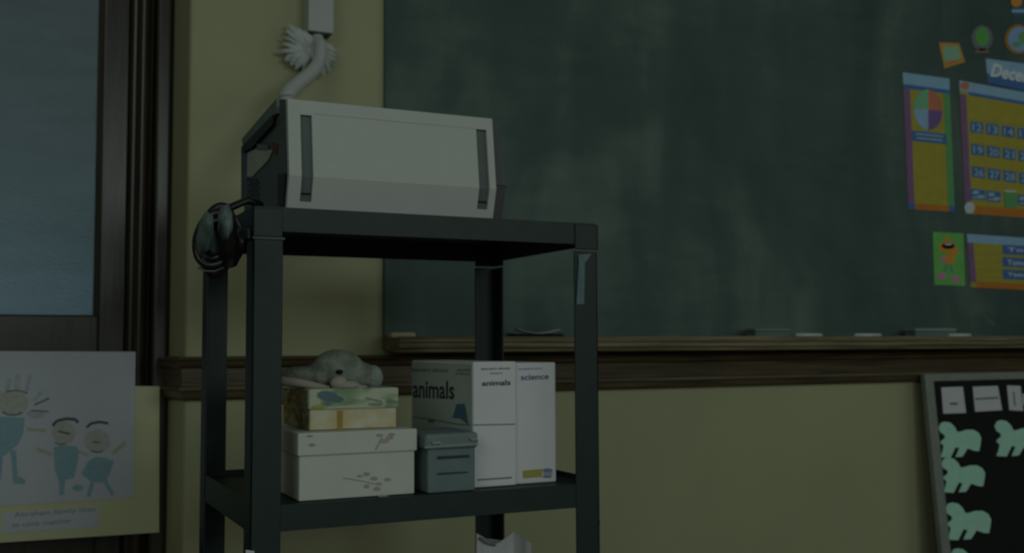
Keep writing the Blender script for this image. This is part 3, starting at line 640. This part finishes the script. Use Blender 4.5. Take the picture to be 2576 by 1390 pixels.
# large white lidded box
yw = .018; Pw = YP(yw)
bx0, bx1 = Pw.at(752, 1200).x, Pw.at(1043, 1200).x; zwt = Pw.at(750, 1089).z; zlb = Pw.at(750, 1147).z
wb = thing('white_lidded_box', 'large white cardboard box with lid and faint floral sprigs on middle shelf', 'box', ((bx0+bx1)/2, .12, ZS))
boxw = mat('white_card', (.64, .645, .60), .7, var=.03, scale=20)
obj('box_body', MB().box((bx0, yw, ZS+G), (bx1, .20, zwt-.006)), boxw, wb, bevel=.002)
obj('lid', MB().box((bx0-.003, yw-.004, zlb), (bx1+.003, .204, zwt)), boxw, wb, bevel=.002)
spr = mat('sprig_grey_green', (.36, .38, .34), .8); sprp = mat('sprig_pink', (.45, .37, .36), .8)
marks('floral_sprig', Pw, path_strokes([(862, 1201), (885, 1204), (912, 1209), (940, 1216)], 2)+[ell(922, 1191, 8, 5, 8), ell(941, 1202, 9, 5, 8), ell(922, 1222, 7, 5, 8), ell(975, 1205, 9, 4, 8), ell(905, 1196, 7, 3, 8)], .0008, spr, wb, kind='stuff')
marks('floral_sprig', Pw, [ell(952, 1216, 9, 4, 8), ell(948, 1228, 9, 5, 8), ell(962, 1246, 14, 3, 8)], .0008, sprp, wb, 'faint pink flowers', kind='stuff')
PwL = YP(yw-.004)
marks('floral_sprig', PwL, [ell(779, 1096, 8, 3, 8), ell(785, 1118, 9, 4, 8), ell(955, 1094, 9, 4, 8), ell(985, 1092, 9, 4, 8), stroke((960, 1100), (945, 1130), 3)], .0006, spr, wb, kind='stuff')
marks('floral_sprig', PwL, [ell(967, 1108, 11, 6, 8), ell(980, 1100, 9, 5, 8)], .0006, sprp, wb, 'faint pink flowers', kind='stuff')
# patterned gift box
g = ZP(zwt).at(778, 1084); yg = max(.035, min(.06, g.y)); Pg = YP(yg)
gx0, gx1 = Pg.at(779, 1050).x, Pg.at(997, 1050).x; zgt = Pg.at(777, 978).z; zgl = Pg.at(777, 1031).z
gb = thing('patterned_gift_box', 'cream gift box with colourful painted lid and yellow ribbon, on the white box', 'box', ((gx0+gx1)/2, .12, zwt))
creamm = mat('cream_print_card', (.58, .50, .27), .7, scale=26, stretch=(1, 1, 1.5), color2=(.66, .62, .48), contrast=(.38, .62))
def painted(name, cols, scale=26):
    mt = bpy.data.materials.new(name); mt.use_nodes = True; nt2 = mt.node_tree; b_ = nt2.nodes['Principled BSDF']
    tc2 = nt2.nodes.new('ShaderNodeTexCoord'); n2_ = nt2.nodes.new('ShaderNodeTexNoise'); n2_.inputs['Scale'].default_value = scale; n2_.inputs['Detail'].default_value = 2; n2_.inputs['Distortion'].default_value = 1.0
    mp2 = nt2.nodes.new('ShaderNodeMapping'); mp2.inputs['Scale'].default_value = (.6, 1, 1.5); nt2.links.new(tc2.outputs['Object'], mp2.inputs[0]); nt2.links.new(mp2.outputs[0], n2_.inputs['Vector'])
    c_ = nt2.nodes.new('ShaderNodeValToRGB'); el = c_.color_ramp.elements
    for i, (p_, cc_) in enumerate(cols):
        e3 = el[i] if i < 2 else el.new(p_); e3.position = p_; e3.color = (*cc_, 1)
    nt2.links.new(n2_.outputs['Fac'], c_.inputs[0]); nt2.links.new(c_.outputs[0], b_.inputs['Base Color']); b_.inputs['Roughness'].default_value = .6
    return mt
lidm = painted('painted_lid', [(.28, (.13, .22, .20)), (.72, (.50, .47, .22)), (.40, (.26, .36, .20)), (.50, (.50, .54, .40)), (.60, (.56, .57, .44))])
sidem = painted('painted_side', [(.30, (.10, .05, .02)), (.70, (.38, .28, .06)), (.45, (.25, .17, .04)), (.58, (.34, .33, .22))], 30)
obj('box_body', MB().box((gx0, yg, zwt+G), (gx1, .22, zgt-.005)), creamm, gb, bevel=.002)
obj('lid', MB().box((gx0-.003, yg-.004, zgl), (gx1+.003, .224, zgt)), lidm, gb, bevel=.003)
PgL = YP(yg-.004)
marks('painted_patch', PgL, [ell(824, 995, 27, 12, 12, skew=.1), ell(848, 1004, 16, 8, 12)], .0006, mat('patch_slate_blue', (.13, .20, .23), .7), gb, 'slate blue painted patch')
marks('painted_patch', PgL, [ell(802, 1022, 18, 5, 10)], .0007, mat('patch_yellow', (.42, .40, .06), .7), gb, 'yellow painted patch')
marks('painted_patch', PgL, [stroke((920, 1000), (962, 1010), 4), ell(945, 1016, 20, 4, 10)], .0007, mat('patch_leaf', (.24, .30, .24), .7), gb, each=True)
obj('ribbon', MB().slab(Pg, [(848, 1032), (862, 1032), (861, 1080), (849, 1080)], .0002, .0012), mat('ribbon_amber', (.40, .27, .05), .6), gb, label='amber ribbon band')
PgS = XP(gx0); gy = lambda a_: a_
mb = MB().box((gx0-.0006, yg+.0035, zwt+.002), (gx0-.0001, .218, zgl-.001)); obj('side_print', mb, sidem, gb)
mb = MB().box((gx0-.0038, yg+.001, zgl+.002), (gx0-.0031, .220, zgt-.003)); obj('side_print', mb, sidem, gb)
# plush animal on the gift box
Yp = yg+.055; Pp = YP(Yp)
pl_ = thing('plush_animal', 'grey-green plush animal with dark eye and pink mouth lying on the gift box', 'plush toy', (Pp.at(830, 978).x, Yp, zgt))
furm = mat('grey_green_plush', (.17, .195, .155), .95, scale=40, color2=(.31, .345, .295), bump=.6, bscale=220, contrast=(.35, .65))
def pb(mb, cx, cy, rx, ry, dy=0, thick=None):
    c = Pp.at(cx, cy)+Vector((0, dy, 0)); s2 = (Pp.at(cx+10, cy)-Pp.at(cx, cy)).length/10
    mb.ball(c, (rx*s2*.95, (thick or .028), ry*s2), 3, .06); return mb
mb = MB(); pb(mb, 850, 927, 70, 47, 0, .036); pb(mb, 900, 944, 52, 33, -.004, .032); pb(mb, 845, 905, 42, 26, .005, .028); pb(mb, 760, 945, 50, 25, .012, .035); pb(mb, 800, 945, 36, 32, .006, .034)
body = obj('body', mb, furm, pl_)
rmod = body.modifiers.new('blend', 'REMESH'); rmod.mode = 'VOXEL'; rmod.voxel_size = .0035; rmod.use_smooth_shade = True
sm = body.modifiers.new('smooth', 'SMOOTH'); sm.factor = .6; sm.iterations = 8
palef = mat('pale_plush', (.31, .355, .32), .95, var=.12, scale=50, bump=.5, bscale=220)
obj('muzzle', pb(MB(), 932, 947, 24, 28, -.014, .024), palef, pl_, label='pale plush muzzle')
pinkf = mat('pink_plush', (.40, .36, .32), .9, var=.05)
obj('mouth', pb(pb(pb(MB(), 838, 961, 22, 17, -.033, .012), 862, 967, 30, 11, -.033, .011), 888, 972, 24, 6, -.030, .010), pinkf, pl_, label='pink mouth patch')
a0_, a1_ = Pp.at(694, 955)+Vector((0, -.03, 0)), Pp.at(815, 974)+Vector((0, -.03, 0))
obj('limb', MB().tube([a0_, a0_*.6+a1_*.4+Vector((0, 0, .001)), a1_], [.008, .0075, .004], 10), pinkf, pl_, label='pale pink limb')
obj('eye', pb(MB(), 838, 934, 9, 6, -.0365, .006), mat('glass_eye', (.004, .004, .005), .5, spec=.3), pl_, label='black eye')
# blue-grey storage box
yb_ = .006; Pb = YP(yb_)
b0, b1 = Pb.at(1076, 1190).x, Pb.at(1196, 1190).x; zbt = Pb.at(1130, 1088).z; zbl = Pb.at(1130, 1129).z
sb = thing('storage_box', 'blue-grey lidded storage box with metal corners, between white box and tall white cartons', 'box', ((b0+b1)/2, .06, ZS))
bluem = mat('blue_grey_board', (.16, .22, .225), .55, var=.06, scale=30)
lidb = mat('blue_grey_lid', (.19, .245, .25), .5, var=.06, scale=30)
obj('box_body', MB().box((b0, yb_, ZS+G), (b1, .13, zbt-.006)), bluem, sb, bevel=.003)
obj('lid', MB().box((b0-.006, yb_-.005, zbl), (b1+.004, .135, zbt)), lidb, sb, bevel=.006, segs=3)
steel = mat('bright_steel', (.6, .63, .62), .25, metallic=1)
PbL = YP(yb_-.005)
for (x, y_) in ((1094, 1113), (1190, 1104)):
    obj('metal_corner', MB().slab(PbL, [(x-12, y_-5), (x+10, y_-4), (x+14, y_+3), (x-6, y_+5)], .0003, .003), steel, sb, bevel=.0008)
obj('lid_trim', MB().slab(PbL, [(1068, 1122), (1202, 1113), (1202, 1118), (1068, 1127)], .0002, .0015), mat('trim_light', (.30, .34, .32), .5), sb)
obj('label_holder', MB().slab(Pb, [(1100, 1147), (1180, 1143), (1180, 1149), (1100, 1154)], .0003, .002), mat('holder_dark', (.03, .04, .045), .5), sb)
obj('label_holder', MB().slab(Pb, [(1100, 1189), (1176, 1185), (1176, 1188), (1100, 1193)], .0003, .0016), mat('holder_dark', (.03, .04, .045), .5), sb)
# tall white cartons
cartonw = mat('carton_white', (.76, .76, .79), .6, var=.03, scale=15)
def carton(name, label, xa_, xb_, yf, ybk, zt_, side_m=None):
    t_ = thing(name, label, 'carton', ((xa_+xb_)/2, (yf+ybk)/2, ZS))
    obj('carton_body', MB().box((xa_, yf, ZS+G), (xb_, ybk, zt_)), cartonw, t_, bevel=.0025)
    return t_
yk = .035; Pk = YP(yk); k0, k1 = max(b1+.003, Pk.at(1190, 1060).x), Pk.at(1299, 1060).x; zk = Pk.at(1240, 909).z
ky1 = XP(k0).at(1036, 1000).y
ca = carton('animals_carton', 'tall white carton lettered animals on spine and grey left side, behind storage box', k0, k1, yk, min(ky1, DP-.03), zk)
PkS = XP(k0); ink_k = mat('print_black', (.035, .04, .04), .7); ink_g = mat('print_grey_text', (.20, .22, .21), .7); ink_b = mat('print_blue', (.10, .15, .30), .7); ink_v = mat('print_violet', (.26, .25, .42), .7)
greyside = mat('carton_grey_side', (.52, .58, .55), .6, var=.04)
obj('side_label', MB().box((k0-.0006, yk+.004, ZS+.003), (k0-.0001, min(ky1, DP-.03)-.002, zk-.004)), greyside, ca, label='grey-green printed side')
lettering('lettering', [('animals', [(1040, 1000), (1144, 1004), (1144, 958), (1040, 954)])], PkS, .001, ink_k, ca, True)
lettering('small_lettering', [('learning about', [(1037, 937), (1128, 939), (1128, 925), (1037, 924)]), ('world', [(1150, 933), (1184, 934), (1184, 926), (1150, 925)]), ('of living', [(1146, 944), (1184, 945), (1184, 936), (1146, 935)])], PkS, .001, ink_g, ca, True)
marks('blue_drawing', PkS, [[(1140, 1050), (1150, 1016), (1170, 1014), (1174, 1030), (1180, 1068), (1160, 1052)]], .001, mat('print_steel_blue', (.10, .19, .27), .7), ca)
marks('rule_line', PkS, path_strokes([(1042, 1048), (1090, 1054), (1150, 1066), (1184, 1068)], 2.5)+[ell(1086, 1058, 9, 4, 8)], .001, ink_g, ca)
lettering('lettering', [('animals', [(1212, 970), (1284, 968), (1284, 954), (1212, 957)])], Pk, .0008, ink_k, ca, True)
lettering('small_lettering', [('learning about', [(1210, 932), (1283, 930), (1283, 922), (1210, 924)]), ('living', [(1234, 942), (1264, 941), (1264, 935), (1234, 936)])], Pk, .0008, ink_g, ca, True)
marks('rule_line', Pk, [stroke((1190, 1068), (1295, 1066), 2.5), stroke((1201, 1206), (1287, 1200), 3.5)], .0008, ink_g, ca, each=True)
yn = .043; Pn = YP(yn); n0, n1x = k1+.0015, Pn.at(1399, 1060).x; zn = Pn.at(1350, 911).z
sc = carton('science_carton', 'tall white carton lettered science in blue with yellow mark, right end of shelf', n0, n1x, yn, .25, zn)
lettering('lettering', [('science', [(1310, 956), (1380, 953), (1380, 939), (1310, 942)])], Pn, .0008, ink_b, sc, True)
lettering('small_lettering', [('exploring', [(1304, 931), (1364, 929), (1364, 923), (1304, 925)])], Pn, .0008, ink_v, sc, True)
marks('yellow_logo', Pn, [[(1315, 1183), (1363, 1178), (1363, 1198), (1316, 1202)]], .0008, mat('logo_yellow', (.46, .40, .10), .7), sc, 'yellow rectangle mark')
marks('blue_logo', Pn, [ell(1377, 1182, 13, 5, 12), ell(1376, 1198, 12, 3, 12)], .0008, mat('logo_blue', (.20, .26, .42), .7), sc, 'blue curved mark', each=True)
marks('pale_logo', Pn, [ell(1378, 1190, 12, 7, 12)], .0006, mat('logo_pale', (.38, .42, .50), .7), sc)
# crumpled white paper bag on the bottom shelf
ZB = ZL+.04; yq = .12; Pq = YP(yq)
bg = thing('paper_bag', 'white crumpled paper bag with open top, standing low behind the cart shelf', 'bag', (Pq.at(1255, 1390).x, yq+.05, ZB))
topl = [(1199, 1341), (1212, 1348), (1228, 1357), (1241, 1368), (1256, 1364), (1272, 1352), (1290, 1338)]
fp = [Pq.at(x, y_) for x, y_ in topl]
V = []; nb = len(fp)
for i, v in enumerate(fp):
    V += [v, Vector((v.x, yq+.008*math.sin(i*1.7), v.z-.15)), Vector((v.x, yq, ZB+.001))]
th = Vector((0, .002, 0)); V2 = [v+th for v in V]; Fc = []
for i in range(nb-1):
    for j in range(2):
        q_ = (3*i+j, 3*i+j+1, 3*i+j+4, 3*i+j+3); Fc += [q_, tuple(3*nb+z_ for z_ in q_[::-1])]
    Fc.append((3*i, 3*i+3, 3*nb+3*i+3, 3*nb+3*i)); Fc.append((3*i+2, 3*nb+3*i+2, 3*nb+3*i+5, 3*i+5))
obj('front_panel', MB().add(V+V2, Fc), paperw, bg)
r0 = fp[-1]; r1 = YP(yq+.11).at(1334, 1366)
obj('side_panel', MB().prism([r0, r1, (r1.x, r1.y, ZB+.001), (r0.x, r0.y, ZB+.001)], (.002, 0, 0)), paperw, bg)
l0 = fp[0]; l1 = YP(yq+.11).at(1206, 1352)
obj('side_panel', MB().prism([l0, l1, (l1.x, l1.y, ZB+.001), (l0.x, l0.y, ZB+.001)], (.002, 0, 0)), paperw, bg)
obj('back_panel', MB().prism([l1, r1, (r1.x, r1.y, ZB+.001), (l1.x, l1.y, ZB+.001)], (0, .002, 0)), paperw, bg)
obj('crease', MB().tube([Pq.at(1206, 1352, .004), Pq.at(1226, 1362, .008), Pq.at(1246, 1371, .004)], [.002, .004, .002], 8), mat('crease_grey', (.3, .32, .31), .8), bg)
